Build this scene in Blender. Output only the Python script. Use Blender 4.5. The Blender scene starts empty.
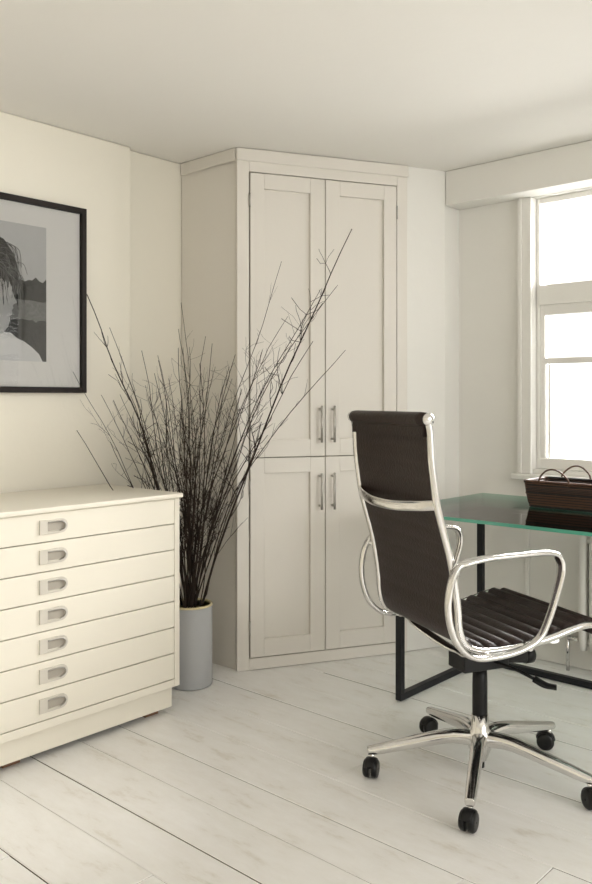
import bpy, bmesh, math, random
from mathutils import Vector, Matrix
random.seed(7)
S=bpy.context.scene
A=math.radians(42.1); CA,SA=math.cos(A),math.sin(A)
def P(lat,d,z=0.0): return Vector((CA*d+SA*lat, SA*d-CA*lat, z))
H=1.15; CEIL=2.22
# ---------------------------------------------------------------- materials
def srgb(r,g,b):
    f=lambda c:(c/255/12.92) if c/255<=0.04045 else ((c/255+0.055)/1.055)**2.4
    return (f(r),f(g),f(b),1)
def mat(name,col,rough=0.5,metal=0.0,var=0.0,vscale=3.0,bump=0.0,bscale=40.0,spec=0.5,coat=0.0):
    m=bpy.data.materials.new(name); m.use_nodes=True
    nt=m.node_tree; b=nt.nodes['Principled BSDF']
    b.inputs['Base Color'].default_value=col
    b.inputs['Roughness'].default_value=rough; b.inputs['Metallic'].default_value=metal
    b.inputs['Specular IOR Level'].default_value=spec
    b.inputs['Coat Weight'].default_value=coat
    tc=nt.nodes.new('ShaderNodeTexCoord')
    if var>0:
        n=nt.nodes.new('ShaderNodeTexNoise'); n.inputs['Scale'].default_value=vscale; n.inputs['Detail'].default_value=5
        r=nt.nodes.new('ShaderNodeMix'); r.data_type='RGBA'
        r.inputs[6].default_value=tuple(c*(1-var) for c in col[:3])+(1,)
        r.inputs[7].default_value=tuple(min(1,c*(1+var*0.5)) for c in col[:3])+(1,)
        nt.links.new(tc.outputs['Object'],n.inputs['Vector'])
        nt.links.new(n.outputs['Fac'],r.inputs[0]); nt.links.new(r.outputs[2],b.inputs['Base Color'])
    if bump>0:
        n2=nt.nodes.new('ShaderNodeTexNoise'); n2.inputs['Scale'].default_value=bscale; n2.inputs['Detail'].default_value=4
        bp=nt.nodes.new('ShaderNodeBump'); bp.inputs['Strength'].default_value=bump; bp.inputs['Distance'].default_value=0.01
        nt.links.new(tc.outputs['Object'],n2.inputs['Vector'])
        nt.links.new(n2.outputs['Fac'],bp.inputs['Height']); nt.links.new(bp.outputs['Normal'],b.inputs['Normal'])
    return m
M_wall=mat('wall_plaster',srgb(235,230,216),0.85,var=0.04,vscale=1.5,bump=0.12,bscale=18)
M_wallw=mat('wall_plaster_white',srgb(237,235,229),0.85,var=0.03,vscale=1.5,bump=0.1,bscale=18)
M_ceil=mat('ceiling_plaster',srgb(238,235,229),0.9,var=0.03,vscale=1.2,bump=0.1,bscale=12)
M_cup=mat('cupboard_paint',srgb(226,221,212),0.5,var=0.02,bump=0.03,bscale=60)
M_trim=mat('trim_paint',srgb(238,236,230),0.45,var=0.02)
M_file=mat('cream_paint',srgb(232,226,211),0.4,var=0.03,vscale=4,bump=0.03)
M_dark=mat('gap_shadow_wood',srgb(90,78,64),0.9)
M_gap=mat('cupboard_gap',srgb(130,118,102),0.9)
M_chrome=mat('polished_aluminium',(0.74,0.73,0.72,1),0.14,1.0,var=0.05)
M_steel=mat('brushed_steel',(0.5,0.48,0.45,1),0.32,1.0,var=0.08)
M_leather=mat('brown_black_leather',srgb(38,24,19),0.42,var=0.25,vscale=25,bump=0.2,bscale=160,spec=0.35)
M_black=mat('black_plastic',srgb(18,18,19),0.4,var=0.1,spec=0.3)
M_iron=mat('black_steel',srgb(28,30,34),0.45,var=0.15,spec=0.3)
M_frame=mat('black_frame_wood',srgb(28,20,16),0.5,var=0.2,vscale=20,spec=0.25)
M_mount=mat('mount_board',srgb(244,242,237),0.9,var=0.01)
M_vase=mat('grey_glaze',srgb(184,185,186),0.5,var=0.06,vscale=8,bump=0.05)
M_rim=mat('cork_rim',srgb(216,202,160),0.6,var=0.1)
M_twig=mat('twig_bark',srgb(54,44,38),0.8,var=0.4,vscale=20,bump=0.2,spec=0.2)
M_rubber=mat('caster_rubber',srgb(11,11,12),0.3,spec=.35)
M_radi=mat('radiator_enamel',srgb(236,234,228),0.35,var=0.01)

# floor paint
M_floor=mat('painted_boards',srgb(240,238,232),0.4,bump=0.0)
nt=M_floor.node_tree; b=nt.nodes['Principled BSDF']
tc=nt.nodes.new('ShaderNodeTexCoord'); mp=nt.nodes.new('ShaderNodeMapping'); mp.inputs['Scale'].default_value=(6,1.8,1)
n=nt.nodes.new('ShaderNodeTexNoise'); n.inputs['Scale'].default_value=2.4; n.inputs['Detail'].default_value=12; n.inputs['Roughness'].default_value=0.72
cr=nt.nodes.new('ShaderNodeValToRGB'); e=cr.color_ramp.elements
e[0].position=0.27; e[0].color=srgb(218,212,200); e[1].position=0.44; e[1].color=srgb(243,241,237)
e2=cr.color_ramp.elements.new(0.7); e2.color=srgb(250,249,247)
nt.links.new(tc.outputs['Object'],mp.inputs['Vector']); nt.links.new(mp.outputs[0],n.inputs['Vector'])
nt.links.new(n.outputs['Fac'],cr.inputs[0])
n3=nt.nodes.new('ShaderNodeTexNoise'); n3.inputs['Scale'].default_value=14; n3.inputs['Detail'].default_value=6; n3.inputs['Roughness'].default_value=0.6
mp3=nt.nodes.new('ShaderNodeMapping'); mp3.inputs['Scale'].default_value=(1.6,.35,1)
nt.links.new(tc.outputs['Object'],mp3.inputs['Vector']); nt.links.new(mp3.outputs[0],n3.inputs['Vector'])
cr3=nt.nodes.new('ShaderNodeValToRGB'); cr3.color_ramp.elements[0].position=0.70; cr3.color_ramp.elements[0].color=(0,0,0,1); cr3.color_ramp.elements[1].position=0.76; cr3.color_ramp.elements[1].color=(.5,.5,.5,1)
nt.links.new(n3.outputs['Fac'],cr3.inputs[0])
mx3=nt.nodes.new('ShaderNodeMix'); mx3.data_type='RGBA'; mx3.inputs[7].default_value=srgb(176,160,138)
nt.links.new(cr3.outputs[0],mx3.inputs[0]); nt.links.new(cr.outputs[0],mx3.inputs[6]); nt.links.new(mx3.outputs[2],b.inputs['Base Color'])
bp=nt.nodes.new('ShaderNodeBump'); bp.inputs['Strength'].default_value=0.35; bp.inputs['Distance'].default_value=0.006
nt.links.new(n.outputs['Fac'],bp.inputs['Height']); nt.links.new(bp.outputs[0],b.inputs['Normal'])
rr=nt.nodes.new('ShaderNodeMapRange'); rr.inputs[3].default_value=0.5; rr.inputs[4].default_value=0.28
nt.links.new(n.outputs['Fac'],rr.inputs[0]); nt.links.new(rr.outputs[0],b.inputs['Roughness'])

def glassmat(name,tint,rim=0.0):
    m=bpy.data.materials.new(name); m.use_nodes=True; nt=m.node_tree; nt.nodes.clear()
    o=nt.nodes.new('ShaderNodeOutputMaterial'); t=nt.nodes.new('ShaderNodeBsdfTransparent'); t.inputs[0].default_value=tint
    g=nt.nodes.new('ShaderNodeBsdfGlossy'); g.inputs['Roughness'].default_value=0.02
    f=nt.nodes.new('ShaderNodeFresnel'); f.inputs[0].default_value=1.5
    mx=nt.nodes.new('ShaderNodeMixShader')
    nt.links.new(f.outputs[0],mx.inputs[0]); nt.links.new(t.outputs[0],mx.inputs[1]); nt.links.new(g.outputs[0],mx.inputs[2])
    nt.links.new(mx.outputs[0],o.inputs[0]); return m
M_glass=glassmat('table_glass',(0.90,0.985,0.955,1))
M_pane=glassmat('window_glass',(0.98,0.98,0.98,1))
M_gedge=mat('glass_edge_green',srgb(120,215,185),0.15)
M_gedge.node_tree.nodes['Principled BSDF'].inputs['Transmission Weight'].default_value=0.3
M_wick=mat('dark_wicker',srgb(72,46,32),0.6)
nt=M_wick.node_tree; b=nt.nodes['Principled BSDF']; tc=nt.nodes.new('ShaderNodeTexCoord')
br=nt.nodes.new('ShaderNodeTexBrick'); br.inputs['Scale'].default_value=30; br.inputs['Color1'].default_value=srgb(104,68,46); br.inputs['Color2'].default_value=srgb(64,40,28); br.inputs['Mortar'].default_value=srgb(18,12,9)
br.inputs['Mortar Size'].default_value=0.04
mp=nt.nodes.new('ShaderNodeMapping'); mp.inputs['Rotation'].default_value=(math.pi/2,0,math.pi/4)
nt.links.new(tc.outputs['Object'],mp.inputs['Vector']); nt.links.new(mp.outputs[0],br.inputs['Vector']); nt.links.new(br.outputs['Color'],b.inputs['Base Color'])
bp=nt.nodes.new('ShaderNodeBump'); bp.inputs['Strength'].default_value=0.8; bp.inputs['Distance'].default_value=0.004; bp.invert=True
nt.links.new(br.outputs['Fac'],bp.inputs['Height']); nt.links.new(bp.outputs[0],b.inputs['Normal'])

# ---------------------------------------------------------------- mesh helpers
def link(name,me,mats,parent=None,smooth=False,mw=None):
    o=bpy.data.objects.new(name,me); S.collection.objects.link(o)
    for m in (mats if isinstance(mats,(list,tuple)) else [mats]): me.materials.append(m)
    if smooth:
        for p in me.polygons: p.use_smooth=True
    if parent: o.parent=parent
    if mw is not None: o.matrix_local=mw
    return o
def empty(name,loc=(0,0,0),rz=0):
    o=bpy.data.objects.new(name,None); S.collection.objects.link(o); o.location=loc; o.rotation_euler=(0,0,rz); o.empty_display_size=0.1
    return o
def addbox(bm,x0,x1,y0,y1,z0,z1,mi=0):
    v=[bm.verts.new(c) for c in ((x0,y0,z0),(x1,y0,z0),(x1,y1,z0),(x0,y1,z0),(x0,y0,z1),(x1,y0,z1),(x1,y1,z1),(x0,y1,z1))]
    for f in ((0,3,2,1),(4,5,6,7),(0,1,5,4),(1,2,6,5),(2,3,7,6),(3,0,4,7)):
        ff=bm.faces.new([v[i] for i in f]); ff.material_index=mi
def boxes(name,lst,mats,parent=None,bevel=0.0,mw=None):
    bm=bmesh.new()
    for b_ in lst: addbox(bm,*b_)
    me=bpy.data.meshes.new(name); bm.to_mesh(me); bm.free()
    o=link(name,me,mats,parent,mw=mw)
    if bevel>0:
        md=o.modifiers.new('bevel','BEVEL'); md.width=bevel; md.segments=2; md.limit_method='ANGLE'
    return o
def prism(name,pts,z0,z1,mats,parent=None):
    bm=bmesh.new(); n=len(pts)
    a=[bm.verts.new((p[0],p[1],z0)) for p in pts]; c=[bm.verts.new((p[0],p[1],z1)) for p in pts]
    bm.faces.new(a[::-1]); bm.faces.new(c)
    for i in range(n): bm.faces.new((a[i],a[(i+1)%n],c[(i+1)%n],c[i]))
    bmesh.ops.recalc_face_normals(bm,faces=bm.faces[:])
    me=bpy.data.meshes.new(name); bm.to_mesh(me); bm.free(); return link(name,me,mats,parent)
def catmull(pts,n=8,closed=False):
    pts=[Vector(p) for p in pts]; N=len(pts); out=[]
    R=N if closed else N-1
    for i in range(R):
        if closed: p0,p1,p2,p3=pts[(i-1)%N],pts[i],pts[(i+1)%N],pts[(i+2)%N]
        else:
            p1,p2=pts[i],pts[i+1]; p0=pts[i-1] if i>0 else p1*2-p2; p3=pts[i+2] if i+2<N else p2*2-p1
        for k in range(n):
            t=k/n; out.append(0.5*((2*p1)+(p2-p0)*t+(2*p0-5*p1+4*p2-p3)*t*t+(3*p1-p0-3*p2+p3)*t**3))
    if not closed: out.append(pts[-1])
    return out
def sweep(bm,pts,ra,rb,side=None,closed=False,seg=10,mi=0,pw=1.0):
    N=len(pts); rings=[]
    nrm=None
    for i,p in enumerate(pts):
        if closed: t=(pts[(i+1)%N]-pts[i-1])
        else: t=pts[min(i+1,N-1)]-pts[max(i-1,0)]
        t=t.normalized()
        if side is not None: s=Vector(side); s=(s-t*s.dot(t)).normalized()
        else:
            if nrm is None:
                s=Vector((1,0,0)) if abs(t.x)<0.8 else Vector((0,1,0)); s=(s-t*s.dot(t)).normalized()
            else: s=(nrm-t*nrm.dot(t)).normalized()
            nrm=s
        u=t.cross(s); f=i/(N-1)
        a=ra(f) if callable(ra) else ra; c=rb(f) if callable(rb) else rb
        ring=[]
        for k in range(seg):
            an=2*math.pi*k/seg; cx,sx=math.cos(an),math.sin(an)
            cx=math.copysign(abs(cx)**pw,cx); sx=math.copysign(abs(sx)**pw,sx)
            ring.append(bm.verts.new(p+s*a*cx+u*c*sx))
        rings.append(ring)
    R=N if closed else N-1
    for i in range(R):
        a,c=rings[i],rings[(i+1)%N]
        for k in range(seg):
            f=bm.faces.new((a[k],a[(k+1)%seg],c[(k+1)%seg],c[k])); f.material_index=mi; f.smooth=True
    if not closed:
        f=bm.faces.new(rings[0][::-1]); f.material_index=mi; f=bm.faces.new(rings[-1]); f.material_index=mi
def finish(name,bm,mats,parent=None,mw=None,smooth=False):
    bmesh.ops.recalc_face_normals(bm,faces=bm.faces[:])
    me=bpy.data.meshes.new(name); bm.to_mesh(me); bm.free(); return link(name,me,mats,parent,smooth,mw)
def lathe(bm,prof,c=(0,0,0),seg=32,mi=0,axis='z'):
    rings=[]
    for r,z in prof:
        ring=[]
        for k in range(seg):
            a=2*math.pi*k/seg
            if axis=='z': q=(c[0]+r*math.cos(a),c[1]+r*math.sin(a),c[2]+z)
            elif axis=='y': q=(c[0]+r*math.cos(a),c[1]+z,c[2]+r*math.sin(a))
            else: q=(c[0]+z,c[1]+r*math.cos(a),c[2]+r*math.sin(a))
            ring.append(bm.verts.new(q))
        rings.append(ring)
    for i in range(len(rings)-1):
        for k in range(seg):
            f=bm.faces.new((rings[i][k],rings[i][(k+1)%seg],rings[i+1][(k+1)%seg],rings[i+1][k])); f.smooth=True; f.material_index=mi
    f=bm.faces.new(rings[0]); f.material_index=mi; f=bm.faces.new(rings[-1][::-1]); f.material_index=mi

# ---------------------------------------------------------------- room shell
WX=3.45; WY=2.85; WY2=2.885; XM=-2.2; YM=-2.6
bm=bmesh.new(); x=XM; 
while x<3.6:
    w=random.choice([0.15,0.165,0.175,0.19]); y=YM+random.uniform(-1.5,0)
    while y<2.95:
        L=random.uniform(1.6,3.2); g=random.uniform(0.0010,0.0030); zt=random.uniform(-0.003,0)
        x0,x1,y0,y1=x+g/2,min(x+w,3.62)-g/2,y+0.0006,min(y+L,2.97)-0.0006
        if y1-y0>0.02:
            i=0.0025
            lo=[bm.verts.new(c) for c in ((x0,y0,-0.02),(x1,y0,-0.02),(x1,y1,-0.02),(x0,y1,-0.02))]
            md=[bm.verts.new(c) for c in ((x0,y0,zt-0.0025),(x1,y0,zt-0.0025),(x1,y1,zt-0.0025),(x0,y1,zt-0.0025))]
            hi=[bm.verts.new(c) for c in ((x0+i,y0+i*.5,zt),(x1-i,y0+i*.5,zt),(x1-i,y1-i*.5,zt),(x0+i,y1-i*.5,zt))]
            bm.faces.new(hi)
            for k in range(4):
                f=bm.faces.new((lo[k],lo[(k+1)%4],md[(k+1)%4],md[k])); f.material_index=1
                bm.faces.new((md[k],md[(k+1)%4],hi[(k+1)%4],hi[k]))
        y+=L
    x+=w
addbox(bm,XM,3.62,YM,2.97,-0.06,-0.019,1)
finish('floor',bm,[M_floor,M_dark])
boxes('ceiling',[(XM-.15,3.62,YM-.15,2.99,CEIL,CEIL+0.08)],M_ceil)
boxes('wall_left',[(XM,2.115,WY,3.0,0,CEIL),(2.115,3.6,WY2,3.0,0,CEIL)],M_wall,bevel=0.008)
boxes('wall_back',[(XM-0.15,XM,YM,3.0,0,CEIL)],M_wall)
boxes('wall_right',[(XM,-0.6,YM-0.15,YM,0,CEIL),(2.9,3.6,YM-0.15,YM,0,CEIL),(-0.6,2.9,YM-0.15,YM,0,0.45),(-0.6,2.9,YM-0.15,YM,2.1,CEIL)],M_wall)
boxes('baseboard_left',[(XM,2.10,WY-0.015,WY,0,0.12)],M_trim,bevel=0.003)
C1=P(-0.249,3.48); fa=math.radians(70); 
fdir=(P(math.sin(fa),math.cos(fa))-P(0,0)).normalized()
C2=C1+fdir*0.808; C3=P(0.697,3.85)
n_in=Vector((-fdir.y,fdir.x,0))
if n_in.dot(P(0,1))<0: n_in=-n_in
Ca=C2+n_in*0.012+fdir*0.0
prism('wall_corner',[Ca,(C3.x,C3.y),(3.6,C3.y),(3.6,WY2),(Ca.x+0.02,WY2)],0,CEIL,M_wallw)
win=[(0.62,1.685),(-1.5,-0.46)]; Z0,Z1=0.84,2.056
segs=[]; yy=C3.y
for a,c in win:
    segs.append((WX,3.6,c,yy,0,CEIL)); segs.append((WX,3.6,a,c,0,Z0)); segs.append((WX,3.6,a,c,Z1,CEIL)); yy=a
segs.append((WX,3.6,YM,yy,0,CEIL))
boxes('wall_window_side',segs,M_wallw)
boxes('trim_beam',[(C3.x,WX-0.001,YM+.001,C3.y-0.002,2.058,CEIL-0.001)],M_wallw,bevel=0.004)
boxes('baseboard_window_side',[(WX-0.018,WX,YM+.001,C3.y-0.002,0,0.13)],M_trim,bevel=0.003)
def window(i,a,c):
    e=empty('window_%d'%i,(WX,(a+c)/2,Z0))
    mw=Matrix.Translation((-WX,-(a+c)/2,-Z0))
    L=[(WX-0.022,WX-0.001,c,c+0.06,Z0-0.02,2.057),(WX-0.03,WX-0.022,c+0.042,c+0.06,Z0-0.02,2.057),(WX-0.022,WX-0.001,a-0.075,a,Z0-0.02,2.057),(WX-0.03,WX-0.022,a-0.075,a-0.055,Z0-0.02,2.057)]
    boxes('casing',L,M_trim,e,0.003,mw)
    boxes('sill',[(WX-0.06,WX+0.14,a-0.08,c+0.08,Z0-0.045,Z0-0.021)],M_trim,e,0.004,mw)
    F=[(WX+0.03,WX+0.09,c-0.018,c-0.001,Z0,Z1),(WX+0.03,WX+0.09,a+0.001,a+0.035,Z0,Z1),
       (WX+0.03,WX+0.09,a+0.035,c-0.018,Z1-0.025,Z1-0.001),(WX+0.03,WX+0.09,a+0.035,c-0.018,Z0+0.001,Z0+0.05),
       (WX+0.02,WX+0.095,a+0.035,c-0.018,1.575,1.665),
       (WX+0.045,WX+0.075,(a+c)/2-0.012,(a+c)/2+0.012,Z0+0.05,1.575)]
    boxes('frame',F,M_trim,e,0.003,mw)
    m_=(a+c)/2
    G=[]
    for q0,q1 in ((a+0.035,m_-0.012),(m_+0.012,c-0.018)):
        G+=[(WX+0.035,WX+0.06,q0,q0+0.022,Z0+0.05,1.575),(WX+0.035,WX+0.06,q1-0.022,q1,Z0+0.05,1.575),(WX+0.035,WX+0.06,q0+0.022,q1-0.022,1.312,1.338),(WX+0.035,WX+0.06,q0+0.022,q1-0.022,1.53,1.575)]
        G+=[(WX+0.061,WX+0.075,q0+0.022,q0+0.036,Z0+0.05,1.312),(WX+0.061,WX+0.075,q1-0.036,q1-0.022,Z0+0.05,1.312)]
    boxes('lower_sash',G,M_trim,e,0.002,mw)
    boxes('pane',[(WX+0.077,WX+0.081,a+0.03,c-0.01,Z0+0.04,Z1-0.02)],M_pane,e,0,mw)
for i,(a,c) in enumerate(win): window(i+1,a,c)
boxes('trim_panelling',[(WX-0.012,WX-0.001,1.70,1.72,0.16,0.79),(WX-0.012,WX-0.001,0.5,1.70,0.775,0.79)],M_trim,bevel=0.003)

# ---------------------------------------------------------------- corner cupboard
cup=empty('corner_cupboard',(C1.x,C1.y,0))
off=Vector((C1.x,C1.y,0)); mwc=Matrix.Translation(-off)
o=prism('carcass',[C1+n_in*0.03+fdir*0.003,C2+n_in*0.03-fdir*0.01,(C2.x-0.03,WY2-0.004),(C1.x+0.002,WY2-0.004)],0.0,CEIL-0.002,M_cup,cup); o.matrix_local=mwc
fr=Matrix(((fdir.x,n_in.x,0,0),(fdir.y,n_in.y,0,0),(0,0,1,0),(0,0,0,1)))
T=0.032
D0,D1,D2=0.056,0.4005,0.750
ZT,ZM,ZB=2.119,0.903,0.052
face=[(0,D0-.003,0,T,0,2.205),(D2+.003,0.806,0,T,0,2.205),(D0-.003,D2+.003,0,T,ZT+.003,2.205),(D0-.003,D2+.003,0,T,0,ZB-.003)]
boxes('face_frame',face,M_cup,cup,0.002,fr)
boxes('dark_reveal',[(D0-.003,D2+.003,0.026,0.031,ZB-.003,ZT+.003)],M_gap,cup,0,fr)
boxes('cornice',[(-0.004,0.810,-0.007,T,2.165,CEIL-0.002)],M_cup,cup,0.004,fr)
boxes('cornice_side',[(-0.006,0.001,0.01,WY2-C1.y-0.003,2.165,CEIL-0.002)],M_cup,cup,0.003)
def door(nm,s0,s1,z0,z1,fl,frt):
    L=[(s0,s0+fl,-0.004,0.02,z0,z1),(s1-frt,s1,-0.004,0.02,z0,z1),(s0+fl,s1-frt,-0.004,0.02,z1-0.065,z1),(s0+fl,s1-frt,-0.004,0.02,z0,z0+0.075),(s0+fl-.001,s1-frt+.001,0.010,0.018,z0+.07,z1-.06)]
    boxes(nm,L,M_cup,cup,0.0018,fr)
g=0.0018
for nm,z0,z1 in (('upper',ZM+g,ZT-g),('lower',ZB+g,ZM-g)):
    door('door_panel_left_'+nm,D0+g,D1-g,z0,z1,0.062,0.068)
    door('door_panel_right_'+nm,D1+g,D2-g,z0,z1,0.068,0.062)
bm=bmesh.new()
for s in (0.373,0.433):
    for z0,z1 in ((0.965,1.125),(0.672,0.832)):
        sweep(bm,[Vector((s,-0.032,z0)),Vector((s,-0.032,z1))],0.0055,0.0055,seg=10)
        for z in (z0+.015,z1-.015): sweep(bm,[Vector((s,-0.034,z)),Vector((s,-0.003,z))],0.005,0.005,seg=8)
finish('bar_handles',bm,M_steel,cup,fr)
bm=bmesh.new()
for s in (D0-0.001,D2+0.001):
    for z in (2.0,1.05,0.78,0.18): sweep(bm,[Vector((s,-0.005,z-.03)),Vector((s,-0.005,z+.03))],0.004,0.004,seg=8)
finish('hinges',bm,M_steel,cup,fr)

# ---------------------------------------------------------------- plan chest (flat file)
FX0,FX1,FY,FYB=0.62,1.962,2.350,2.830
pc=empty('plan_chest',((FX0+FX1)/2,(FY+FYB)/2,0)); mp_=Matrix.Translation((-(FX0+FX1)/2,-(FY+FYB)/2,0))
boxes('carcass',[(FX0,FX1,FY+0.022,FYB,0.10,0.790)],M_file,pc,0.002,mp_)
boxes('side_stiles',[(FX1-0.024,FX1,FY,FY+0.022,0.10,0.790),(FX0,FX0+0.024,FY,FY+0.022,0.10,0.79),(FX0+0.024,FX1-0.024,FY,FY+0.022,0.10,0.128)],M_file,pc,0.002,mp_)
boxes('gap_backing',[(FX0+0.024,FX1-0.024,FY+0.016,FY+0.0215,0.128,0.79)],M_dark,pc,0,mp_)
boxes('top',[(FX0-0.012,FX1+0.008,FY-0.012,FYB,0.791,0.808)],M_file,pc,0.004,mp_)
boxes('plinth',[(FX0+0.02,FX1-0.02,FY+0.02,FY+0.045,0.022,0.099),(FX0+0.02,FX0+0.045,FY+0.045,FYB-0.01,0.022,0.099),(FX1-0.045,FX1-0.02,FY+0.045,FYB-0.01,0.022,0.099)],M_file,pc,0.003,mp_)
FT=[]
for xx in (FX0+.05,FX1-.12,(FX0+FX1)/2):
    for yy in (FY+.05,FYB-.09): FT.append((xx,xx+.06,yy,yy+.06,0,0.099))
boxes('feet',FT,mat('brown_wood',srgb(120,86,62),0.6,var=.2),pc,0.002,mp_)
dz=0.0945
DL=[]
for i in range(7):
    z1=0.7895-i*dz; DL.append((FX0+0.026,FX1-0.026,FY-0.001,FY+0.015,z1-dz+0.0030,z1))
boxes('drawers',DL,M_file,pc,0.0025,mp_)
def rr(cx,cz,w,h,r,n=6):
    o=[]
    for (sx,sz,a0) in ((1,1,0),(-1,1,90),(-1,-1,180),(1,-1,270)):
        for k in range(n+1):
            a=math.radians(a0+90*k/n); o.append((cx+sx*(w/2-r)+r*math.cos(a),cz+sz*(h/2-r)+r*math.sin(a)))
    return o
def dloop(cx,cz,w,h,n=8):
    # flat on the left, round on the right
    r=h/2; o=[(cx-w/2,cz-h/2),(cx-w/2,cz),(cx-w/2,cz+h/2),(cx,cz+h/2)]
    for k in range(n+1):
        a=math.pi/2-math.pi*k/n; o.append((cx+w/2-r+r*math.cos(a),cz+r*math.sin(a)))
    o.append((cx,cz-h/2)); return o
bm=bmesh.new()
for i in range(7):
    zc=0.7895-i*dz-dz*0.47
    for xc in (1.438,1.144):
        yf=FY-0.001
        loops=[]
        for (w,h,dx,y) in ((0.102,0.046,0,yf),(0.102,0.046,0,yf-0.004),(0.100,0.044,0,yf-0.005),(0.066,0.031,0.010,yf-0.005),(0.062,0.027,0.010,yf-0.0006)):
            loops.append([bm.verts.new((q[0],y,q[1])) for q in dloop(xc+dx,zc,w,h)])
        for a,c in zip(loops,loops[1:]):
            for k in range(len(a)): 
                f=bm.faces.new((a[k],a[(k+1)%len(a)],c[(k+1)%len(a)],c[k])); f.material_index=0
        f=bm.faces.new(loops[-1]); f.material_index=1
        sweep(bm,catmull([(xc-0.022,yf-0.005,zc+0.015),(xc+0.02,yf-0.006,zc+0.015),(xc+0.036,yf-0.006,zc+0.011),(xc+0.0425,yf-0.006,zc),(xc+0.036,yf-0.006,zc-0.011),(xc+0.02,yf-0.006,zc-0.015)],5),0.0022,0.002,seg=8,mi=2)
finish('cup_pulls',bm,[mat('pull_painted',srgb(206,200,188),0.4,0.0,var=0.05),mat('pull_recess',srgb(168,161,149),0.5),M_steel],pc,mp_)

# ---------------------------------------------------------------- framed photograph
px0,px1,pz0,pz1=1.02,1.877,1.178,1.912
fp=empty('framed_photograph',((px0+px1)/2,WY,(pz0+pz1)/2)); mf=Matrix.Translation((-(px0+px1)/2,-WY,-(pz0+pz1)/2))
fw=0.022
boxes('frame',[(px0,px0+fw,WY-0.03,WY-.001,pz0,pz1),(px1-fw,px1,WY-0.03,WY-.001,pz0,pz1),(px0+fw,px1-fw,WY-0.03,WY-.001,pz1-fw,pz1),(px0+fw,px1-fw,WY-0.03,WY-.001,pz0,pz0+fw)],M_frame,fp,0.002,mf)
boxes('mount',[(px0+fw,px1-fw,WY-0.012,WY-.002,pz0+fw,pz1-fw)],M_mount,fp,0,mf)
ix0,ix1,iz0,iz1=1.20,1.706,1.297,1.812
def sheet(nm,pts,y,m):
    bm=bmesh.new(); bm.faces.new([bm.verts.new((p[0],y,p[1])) for p in pts]); return finish(nm,bm,m,fp,mf)
def G(n,v,vr=0.3,s=30):
    m=mat(n,srgb(v,v,v-2),0.6,var=vr,vscale=s,spec=.2)
    for nd in m.node_tree.nodes:
        if nd.type=='TEX_NOISE': nd.inputs['Roughness'].default_value=0.7
    return m
y0=WY-0.0125
sheet('print_sky',[(ix0,iz0),(ix1,iz0),(ix1,iz1),(ix0,iz1)],y0,G('print_sky_grey',208,0.15,6))
def ridge(x0,x1,z,amp,n): return [(x0+(x1-x0)*k/n,z+random.uniform(-amp,amp)) for k in range(n+1)]
sheet('print_trees',[(ix1,1.40),(ix0,1.40)]+ridge(ix0,ix1,1.607,.010,34),y0-.0003,G('print_tree_grey',72,0.85,70))
sheet('print_field',[(ix1,iz0),(ix0,iz0)]+ridge(ix0,ix1,1.525,.005,26),y0-.0006,G('print_field_grey',138,0.7,80))
sheet('print_field_dark',[(ix1,iz0),(1.5,iz0)]+ridge(1.5,ix1,1.45,.007,14),y0-.0009,G('print_field_dark',80,0.8,70))
sheet('print_shirt',[(1.30,iz0),(1.69,iz0),(1.675,1.325),(1.645,1.35),(1.61,1.372),(1.585,1.38),(1.56,1.40),(1.50,1.405),(1.42,1.39),(1.33,1.34)],y0-.0012,G('print_white',232,0.15,14))
sheet('print_face',[(1.46,1.40),(1.525,1.395),(1.545,1.42),(1.556,1.445),(1.553,1.462),(1.566,1.47),(1.562,1.484),(1.570,1.492),(1.566,1.503),(1.583,1.515),(1.572,1.535),(1.565,1.56),(1.57,1.60),(1.54,1.66),(1.44,1.66),(1.42,1.5)],y0-.0015,G('print_skin',190,0.35,18))
sheet('print_hair',[(1.38,1.50),(1.45,1.53),(1.50,1.56),(1.52,1.60),(1.535,1.585),(1.545,1.61),(1.56,1.57),(1.57,1.60),(1.585,1.58),(1.59,1.62),(1.582,1.66),(1.572,1.69),(1.555,1.715),(1.53,1.745),(1.46,1.77),(1.38,1.75),(1.35,1.62)],y0-.0018,G('print_hair',44,0.8,90))
for vv,nm in ((1,'print_hair_strands'),(0,'print_hair_lights')):
    bm=bmesh.new()
    for k in range(70 if vv else 30):
        a=Vector((1.52+random.uniform(-.04,.04),y0-.0021-(0 if vv else .0004),1.69+random.uniform(-.08,.05)))
        c=a+Vector((random.uniform(.02,.07),0,random.uniform(-.13,-.03))); m_=(a+c)/2+Vector((.015,0,.02))
        sweep(bm,catmull([a,m_,c],4),0.0009 if vv else 0.0006,0.0002,side=(1,0,0),seg=4)
    finish(nm,bm,bpy.data.materials['print_hair' if vv else 'print_field_grey'],fp,mf)
boxes('glazing',[(px0+fw,px1-fw,WY-0.019,WY-0.0175,pz0+fw,pz1-fw)],M_pane,fp,0,mf)

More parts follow.
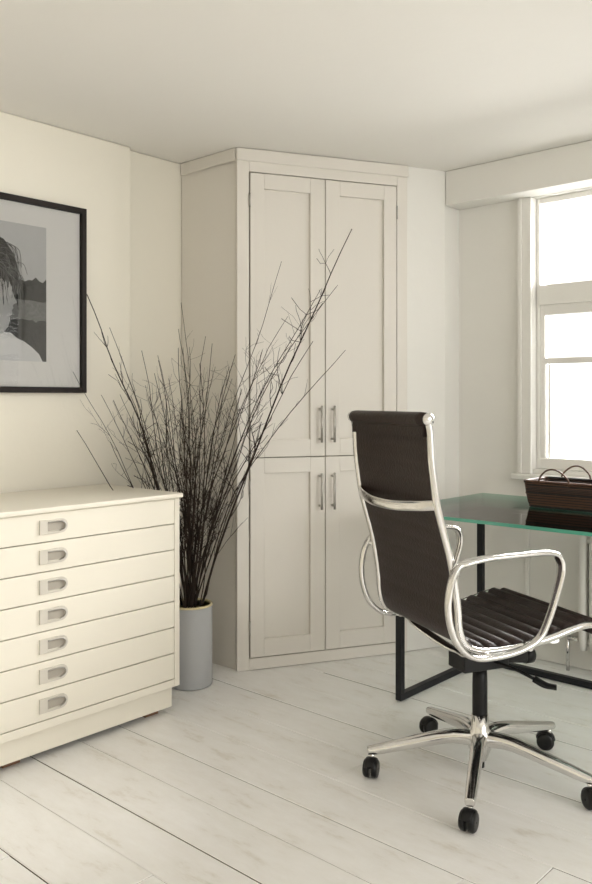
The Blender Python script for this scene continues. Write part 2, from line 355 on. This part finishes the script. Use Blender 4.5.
# ---------------------------------------------------------------- vase + branches
VC=P(-0.428,3.34)
bm=bmesh.new()
lathe(bm,[(0.001,0.0),(0.084,0.0),(0.088,0.004),(0.088,0.319),(0.080,0.319),(0.080,0.02),(0.001,0.02)],seg=48)
lathe(bm,[(0.080,0.319),(0.0883,0.319),(0.0883,0.325),(0.086,0.327),(0.081,0.327),(0.0795,0.325),(0.0795,0.319)],seg=48,mi=1)
o=finish('tall_vase',bm,[M_vase,M_rim]); o.location=(VC.x,VC.y,0)
bm=bmesh.new()
def dmax(lat):
    if lat<-0.25: return min((2.385-SA*lat)/CA,(2.82+CA*lat)/SA)-0.02
    return 3.44+0.34*(lat+0.25)
def W(l,dd,z):
    lat=-0.428+l; d=min(3.34+dd,dmax(lat)); return P(lat,d,z)
def bez(p0,c,p1,t): return tuple((1-t)**2*a+2*t*(1-t)*b_+t*t*e_ for a,b_,e_ in zip(p0,c,p1))
def stem(tip,c=None,r0=0.0036,nsub=6,n=20,wob=0.014):
    tl,td,tz=tip
    sg=-1 if tl>0 else 1
    p0=(sg*random.uniform(0,.035),random.uniform(-.03,.03),0.03)
    if c is None: c=(tl*random.uniform(.0,.30)+random.uniform(-.02,.02),td*.3,tz*random.uniform(.48,.66))
    ph=random.uniform(0,6.3); pts=[]
    fr_=random.uniform(5,10); f2=random.uniform(14,22); kx=ky=0
    for i in range(n+1):
        t=i/n; q=bez(p0,c,tip,t); a=wob*min(1,t*1.5)
        if i%3==0: kx=random.uniform(-.006,.006)*t; ky=random.uniform(-.006,.006)*t
        q=(q[0]+a*math.sin(ph+fr_*t)+.3*a*math.sin(f2*t)+kx,q[1]+a*math.cos(ph+fr_*1.1*t)+ky,q[2])
        if q[2]<0.34:
            rad=math.hypot(q[0],q[1]); 
            if rad>0.066: q=(q[0]*.066/rad,q[1]*.066/rad,q[2])
        pts.append(q)
    wp=[W(*q) for q in pts]
    sweep(bm,wp,lambda f:r0*(1-.68*f),lambda f:r0*(1-.68*f),seg=5)
    for k in range(nsub):
        t=random.uniform(.35,.95); i=int(t*n); b_=pts[i]; nx=pts[min(i+1,n)]
        if b_[2]<0.5 or b_[0]<-.32: continue
        dr=Vector(nx)-Vector(b_)
        if dr.length<1e-5: continue
        dr.normalize()
        side=random.choice((-1,1)); L=random.uniform(.07,.30)*(1.15-t*.8)
        ax=Vector((side*random.uniform(.3,.8),random.uniform(-.45,.45),random.uniform(-.1,.35)))
        d2=(dr+ax).normalized(); cur=Vector(b_); sp=[cur.copy()]; ns=7
        for j in range(ns):
            d2=(d2+Vector((random.uniform(-.24,.24),random.uniform(-.2,.2),random.uniform(-.02,.22)))).normalized()
            cur=cur+d2*L/ns; sp.append(cur.copy())
        rs=r0*(1-.6*t)*.62
        sweep(bm,[W(*q) for q in sp],lambda f:rs*(1-.5*f),lambda f:rs*(1-.5*f),seg=4)
        if L>.1:
            for _ in range(2):
                q=sp[random.randint(2,5)]; e=q+Vector((random.uniform(-.08,.08),random.uniform(-.05,.05),random.uniform(.02,.09)))
                m_=(q+e)/2+Vector((random.uniform(-.012,.012),0,random.uniform(-.012,.012)))
                sweep(bm,[W(*q),W(*m_),W(*e)],rs*.6,rs*.6,seg=4)
L=lambda px:(px-189)*0.0040
Zp=lambda py:1.15+(400-py)*0.0040
tips=[(354,234,-.15),(336,290,-.2),(318,292,-.12),(283,264,-.1),(290,320,-.2),(312,345,-.25),(92,296,-.12),(88,373,-.2),(96,428,-.3),(113,330,-.15),(128,362,-.1),(180,300,.05),(183,330,-.1),(207,335,.0),(218,345,-.15),(240,355,-.1),(262,352,-.2),(152,372,.1),(165,375,-.2),(196,362,.1),(228,378,.05),(246,390,-.3),(275,375,-.25),(130,400,-.3),(110,395,-.15),(205,400,-.35),(172,410,.1),(150,420,-.3),(232,420,-.35),(262,420,-.3),(190,350,-.2),(160,360,-.05),(212,365,.1),(145,385,.0),(120,440,-.2),(222,400,-.1),(180,380,-.3)]
for k in range(20): tips.append((random.gauss(188,38),random.uniform(345,470),random.uniform(-.35,.1)))
for i,(a,c,dd) in enumerate(tips):
    big=i in (0,6)
    cc=(L(a)*0.27,dd*.3,0.95) if i==0 else None
    stem((L(a),dd,Zp(c)),cc,r0=0.0056 if big else random.uniform(.0026,.0040),nsub=16 if i<8 else 9)
finish('dried_branches',bm,M_twig)

# ---------------------------------------------------------------- glass desk
dx0,dx1,dy0,dy1=2.56,3.33,0.25,1.872; DZ=0.73
dk=empty('glass_desk',((dx0+dx1)/2,(dy0+dy1)/2,0)); md_=Matrix.Translation((-(dx0+dx1)/2,-(dy0+dy1)/2,0))
bm=bmesh.new(); addbox(bm,dx0,dx1,dy0,dy1,DZ-0.012,DZ); bm.faces.ensure_lookup_table()
for f in bm.faces:
    f.normal_update()
    if abs(f.normal.z)<0.5: f.material_index=1
finish('glass_top',bm,[M_glass,M_gedge],dk,md_)
t=0.013; lx0,lx1,ly0,ly1=2.61,3.225,0.32,1.82
LG=[]
for y in (ly0,ly1):
    LG+=[(lx0-t,lx0+t,y-t,y+t,0.026,DZ-0.039),(lx1-t,lx1+t,y-t,y+t,0.026,DZ-0.039),(lx0-t,lx1+t,y-t,y+t,0,0.0258),(lx0-t,lx1+t,y-t,y+t,DZ-0.0388,DZ-0.013)]
LG+=[(lx1-t,lx1+t,ly0+t,ly1-t,0,0.0258)]
boxes('steel_frame',LG,M_iron,dk,0.0015,md_)

# ---------------------------------------------------------------- basket
bx,by=3.10,1.33; hx,hy=0.10,0.18; bh=0.10
bk=empty('wicker_basket',(bx,by,DZ+0.0005))
def rect(w,h,r,z): return [Vector((q[0],q[1],z)) for q in rr(0,0,w*2,h*2,r,5)]
bm=bmesh.new(); lp=[]
for (sx,z) in ((-0.016,0),(-0.010,0.02),(-0.004,0.06),(0,bh),(-0.008,bh),(-0.014,0.04),(-0.02,0.01)):
    lp.append([bm.verts.new(v) for v in rect(hx+sx,hy+sx,0.02,z)])
for a,c in zip(lp,lp[1:]):
    for k in range(len(a)): f=bm.faces.new((a[k],a[(k+1)%len(a)],c[(k+1)%len(a)],c[k])); f.smooth=True
bm.faces.new(lp[0][::-1]); bm.faces.new(lp[-1])
finish('woven_body',bm,M_wick,bk)
bm=bmesh.new()
for z,r in ((bh,0.007),(0.006,0.005),(bh*0.55,0.004)):
    off_=0 if z>0.02 else -0.014
    if abs(z-bh*.55)<.01: off_=-0.003
    sweep(bm,rect(hx+off_-.003,hy+off_-.003,0.02,z),r,r,closed=True,seg=8)
finish('rim_braid',bm,M_wick,bk)
bm=bmesh.new()
for sx in (-1,1):
    yc=0.05
    pts=catmull([(sx*hx,yc-0.06,bh-.01),(sx*(hx+.004),yc-0.055,bh+.02),(sx*(hx+.012),yc-.02,bh+.05),(sx*(hx+.012),yc+.02,bh+.05),(sx*(hx+.004),yc+0.055,bh+.02),(sx*hx,yc+0.06,bh-.01)],6)
    sweep(bm,pts,0.0035,0.0035,seg=7)
finish('loop_handles',bm,mat('cane_handle',srgb(90,62,42),0.5,var=.2),bk)

# ---------------------------------------------------------------- radiator
rd=empty('column_radiator',(3.375,0.95,0)); bm=bmesh.new()
yy=1.42
while yy>0.5:
    sweep(bm,[Vector((3.375,yy,0.10)),Vector((3.375,yy,0.14)),Vector((3.375,yy,0.56)),Vector((3.375,yy,0.60))],lambda f:0.03 if 0.1<f<0.9 else 0.022,lambda f:0.018 if .1<f<.9 else 0.012,side=(1,0,0),seg=10,pw=0.7)
    yy-=0.045
sweep(bm,[Vector((3.375,1.42,0.14)),Vector((3.375,0.51,0.14))],0.014,0.014,seg=8)
sweep(bm,[Vector((3.375,1.42,0.56)),Vector((3.375,0.51,0.56))],0.014,0.014,seg=8)
for q in (1.33,0.61): sweep(bm,[Vector((3.375,q,0.0)),Vector((3.375,q,0.12))],0.012,0.012,seg=8)
finish('columns',bm,M_radi,rd,Matrix.Translation((-3.375,-0.95,0)))
bm=bmesh.new()
sweep(bm,[Vector((3.375,1.437,0.14)),Vector((3.375,1.49,0.14))],0.010,0.010,seg=10)
sweep(bm,[Vector((3.375,1.49,0.0)),Vector((3.375,1.49,0.17))],0.008,0.008,seg=10)
lathe(bm,[(0.016,0),(0.018,0.01),(0.018,0.035),(0.012,0.045)],(3.375,1.49,0.165),seg=14)
finish('valve',bm,M_chrome,rd,Matrix.Translation((-3.375,-0.95,0)))

# ---------------------------------------------------------------- office chair
cc=P(0.563,2.52); th=math.radians(22)
oc=empty('office_chair',(cc.x,cc.y,0),-(math.pi/2-A)+th)
w=0.222
prof=[(-.322,1.106),(-.313,1.06),(-.309,.99),(-.300,.92),(-.290,.86),(-.270,.79),(-.250,.72),(-.236,.65),(-.227,.585),(-.222,.53),(-.202,.485),(-.150,.462),(-.07,.458),(0,.462),(.08,.472),(.15,.487),(.20,.496),(.235,.494),(.262,.478),(.272,.455)]
pp=catmull([Vector((a,0,c)) for a,c in prof],8)
bm=bmesh.new()
for s in (-1,1):
    sweep(bm,[p+Vector((0,s*(w+.004),0)) for p in pp],0.011,0.0095,side=(0,1,0),seg=12,pw=0.75)
finish('side_rails',bm,M_chrome,oc)
cum=[0]
for a,c in zip(pp,pp[1:]): cum.append(cum[-1]+(c-a).length)
tot=cum[-1]
def at(sv):
    sv=max(0,min(tot,sv))
    for i in range(len(cum)-1):
        if cum[i+1]>=sv:
            f=(sv-cum[i])/(cum[i+1]-cum[i]); p=pp[i].lerp(pp[i+1],f); tt=(pp[min(i+2,len(pp)-1)]-pp[max(i-1,0)]).normalized(); return p,tt
    return pp[-1],(pp[-1]-pp[-2]).normalized()
pitch=0.0445; bm=bmesh.new(); N=int(tot/pitch)*10; front=[];backv=[]
ycols=[-w+.002,-w+.012,-w*.5,0,w*.5,w-.012,w-.002]
for i in range(N+1):
    sv=tot*i/N; p,tt=at(sv); nn=Vector((-tt.z,0,tt.x)); 
    if nn.dot(Vector((1,0,1)))<0: nn=-nn
    ph=abs(math.sin(math.pi*(sv/pitch)))**0.5
    fr_,bk_=[],[]
    for j,y in enumerate(ycols):
        edge=0.35 if j in (0,6) else 1
        fr_.append(bm.verts.new(p+Vector((0,y,0))+nn*(0.001+0.018*ph*edge)))
        bk_.append(bm.verts.new(p+Vector((0,y,0))-nn*(0.003+0.0012*ph*edge)))
    front.append(fr_);backv.append(bk_)
for i in range(N):
    for j in range(6):
        for G_,fl in ((front,0),(backv,1)):
            q=[G_[i][j],G_[i][j+1],G_[i+1][j+1],G_[i+1][j]]
            f=bm.faces.new(q if not fl else q[::-1]); f.smooth=True
    bm.faces.new((front[i][0],front[i+1][0],backv[i+1][0],backv[i][0])); bm.faces.new((front[i][6],backv[i][6],backv[i+1][6],front[i+1][6]))
bm.faces.new(front[0]+backv[0][::-1]); bm.faces.new(front[-1][::-1]+backv[-1])
finish('leather_sling',bm,M_leather,oc)
bm=bmesh.new()
lathe(bm,[(0.012,-w+.004),(0.019,-w+.008),(0.020,-w+.03),(0.020,w-.03),(0.019,w-.008),(0.012,w-.004)],(-.322,0,1.098),seg=20,axis='y')
addbox(bm,-.329,-.315,-w+.008,w-.008,1.050,1.095)
finish('headrest_roll',bm,M_leather,oc)
bm=bmesh.new()
for s in (-1,1):
    lathe(bm,[(0.002,s*(w+.001)),(0.017,s*(w+.001)),(0.017,s*(w+.010)),(0.011,s*(w+.016)),(0.002,s*(w+.017))],(-.320,0,1.098),seg=20,axis='y')
finish('rail_end_caps',bm,M_chrome,oc)
bm=bmesh.new()
sp=catmull([(-.294,-w,.868),(-.315,-w*.8,.862),(-.335,-w*.35,.853),(-.338,0,.851),(-.335,w*.35,.853),(-.315,w*.8,.862),(-.294,w,.868)],6)
sweep(bm,sp,0.015,0.006,side=(0,0,1),seg=10,pw=0.8)
for xx,zz in ((-.12,.448),(.10,.462)):
    sp=catmull([(xx,-w,zz),(xx,-w*.7,zz-.02),(xx*.7,-w*.25,zz-.055),(xx*.6,0,zz-.06),(xx*.7,w*.25,zz-.055),(xx,w*.7,zz-.02),(xx,w,zz)],6)
    sweep(bm,sp,0.016,0.007,side=(1,0,0),seg=10,pw=.8)
finish('spreaders',bm,M_chrome,oc)
bm=bmesh.new()
arm=[(-.225,.712),(-.15,.722),(-.05,.724),(.04,.724),(.082,.712),(.096,.675),(.083,.62),(.055,.545),(.022,.490),(-.03,.464),(-.11,.452),(-.19,.456),(-.240,.490),(-.266,.54),(-.276,.6),(-.268,.66),(-.250,.698)]
def arm_wy(f): return 0.018 if f<0.25 else (0.018-(f-.25)*.04 if f<.4 else 0.012)
for s in (-1,1):
    ap=catmull([Vector((a,s*(w+.034),c)) for a,c in arm],6,closed=True)
    sweep(bm,ap,arm_wy,lambda f:0.0080,side=(0,1,0),closed=True,seg=12,pw=.75)
    for q in ((-.242,.69),(-.15,.456),(-.01,.463)):
        sweep(bm,[Vector((q[0],s*w,q[1])),Vector((q[0]-(.01 if q[1]>.6 else 0),s*(w+.036),q[1]))],0.009,0.009,seg=10)
finish('arm_loops',bm,M_chrome,oc)
bm=bmesh.new()
addbox(bm,-.085,.075,-.045,.045,.335,.395,0)
sweep(bm,[Vector((.03,0,.365)),Vector((.16,0,.35))],0.028,0.02,side=(0,1,0),seg=14,pw=.6)
o=finish('tilt_mechanism',bm,M_black,oc); mb=o.modifiers.new('b','BEVEL'); mb.width=.008; mb.segments=2
bm=bmesh.new()
sweep(bm,catmull([(.02,-.04,.36),(.05,-.11,.352),(.08,-.155,.335)],5),0.005,0.005,seg=8)
sweep(bm,catmull([(.08,-.155,.335),(.10,-.18,.322),(.125,-.20,.318)],5),0.015,0.006,side=(1,0,0),seg=8)
lathe(bm,[(0.01,0.0),(0.026,0.004),(0.026,0.03),(0.018,0.038)],(.16,0,.35),seg=16,axis='x')
finish('levers',bm,M_black,oc)
bm=bmesh.new()
lathe(bm,[(0.022,0.19),(0.023,0.195),(0.023,0.29),(0.021,0.335)],seg=24,mi=1)
lathe(bm,[(0.012,0.045),(0.019,0.05),(0.034,0.085),(0.038,0.10),(0.038,0.135),(0.027,0.15),(0.025,0.19)],seg=28,mi=0)
lathe(bm,[(0.014,0.028),(0.014,0.046)],seg=16,mi=1)
finish('gas_column',bm,[M_chrome,M_black],oc)
bm=bmesh.new(); bc=bmesh.new(); ba=bmesh.new()
base_ang=[math.radians(a) for a in (-107,-36,35,107,180)]
for a,ra in zip(base_ang,(2.2,3.0,0.9,1.7,2.4)):
    a2=a-th
    dv=Vector((math.cos(a2),math.sin(a2),0)); sd=Vector((-dv.y,dv.x,0)); R=0.33
    pts=catmull([dv*.02+Vector((0,0,.118)),dv*.10+Vector((0,0,.122)),dv*.22+Vector((0,0,.100)),dv*.31+Vector((0,0,.082)),dv*(R+.014)+Vector((0,0,.077))],6)
    sweep(bm,pts,lambda f:.024-.010*f,lambda f:.023-.012*f,side=tuple(sd),seg=12,pw=.75)
    c0=dv*R
    sweep(ba,[c0+Vector((0,0,.072)),c0+Vector((0,0,.045))],0.007,0.007,seg=10)
    wx=Vector((math.cos(ra),math.sin(ra),0)); fw_=Vector((-wx.y,wx.x,0))
    cen=c0+fw_*.012+Vector((0,0,.0285))
    for s in (-1,1):
        rings=[]
        for (r,o_) in ((.003,.022),(.016,.0225),(.024,.021),(.028,.016),(.028,.006),(.02,.004),(.003,.004)):
            rings.append([bc.verts.new(cen+wx*s*o_+ (fw_*math.cos(k*math.pi/12)+Vector((0,0,1))*math.sin(k*math.pi/12))*r) for k in range(24)])
        for A_,B_ in zip(rings,rings[1:]):
            for k in range(24): f=bc.faces.new((A_[k],A_[(k+1)%24],B_[(k+1)%24],B_[k])); f.smooth=True
    hood=[cen+(fw_*math.cos(t_)+Vector((0,0,1))*math.sin(t_))*.030 for t_ in [math.radians(q) for q in range(20,171,15)]]
    sweep(bc,hood,0.016,0.0025,side=tuple(wx),seg=8)
finish('five_star_base',bm,M_chrome,oc); finish('casters',bc,M_rubber,oc); finish('caster_stems',ba,M_chrome,oc)

# ---------------------------------------------------------------- lights, world, camera
wd=bpy.data.worlds.new('daylight'); S.world=wd; wd.use_nodes=True
bg=wd.node_tree.nodes['Background']; bg.inputs[0].default_value=(1.0,0.99,0.97,1); bg.inputs[1].default_value=1.85
def area(name,loc,target,sx,sy,power,col):
    l=bpy.data.lights.new(name,'AREA'); l.shape='RECTANGLE'; l.size=sx; l.size_y=sy; l.energy=power; l.color=col
    o=bpy.data.objects.new(name,l); S.collection.objects.link(o); o.location=loc
    o.rotation_euler=(Vector(target)-Vector(loc)).to_track_quat('-Z','Y').to_euler(); return o
area('window_daylight',(4.7,1.1,2.2),(2.6,1.2,0.7),2.0,1.8,560,(1,.99,.97))
area('window_daylight',(4.7,-1.0,2.2),(1.5,0.3,0.6),2.0,1.8,430,(1,.99,.97))  # added area light outside the second window, which is out of view
area('added_fill_light',(1.6,-4.0,2.3),(1.6,0.5,0.6),2.6,2.0,120,(1,.99,.97))  # added fill light, shining in through an unseen opening behind the camera
cd=bpy.data.cameras.new('camera'); cam=bpy.data.objects.new('camera',cd); S.collection.objects.link(cam)
cam.location=(0,0,H); cam.rotation_euler=(math.pi/2,0,A-math.pi/2)
cd.sensor_width=36; cd.sensor_fit='AUTO'; cd.lens=36*823/884; cd.shift_y=-42/884; cd.clip_start=0.05
S.camera=cam
S.view_settings.view_transform='Standard'
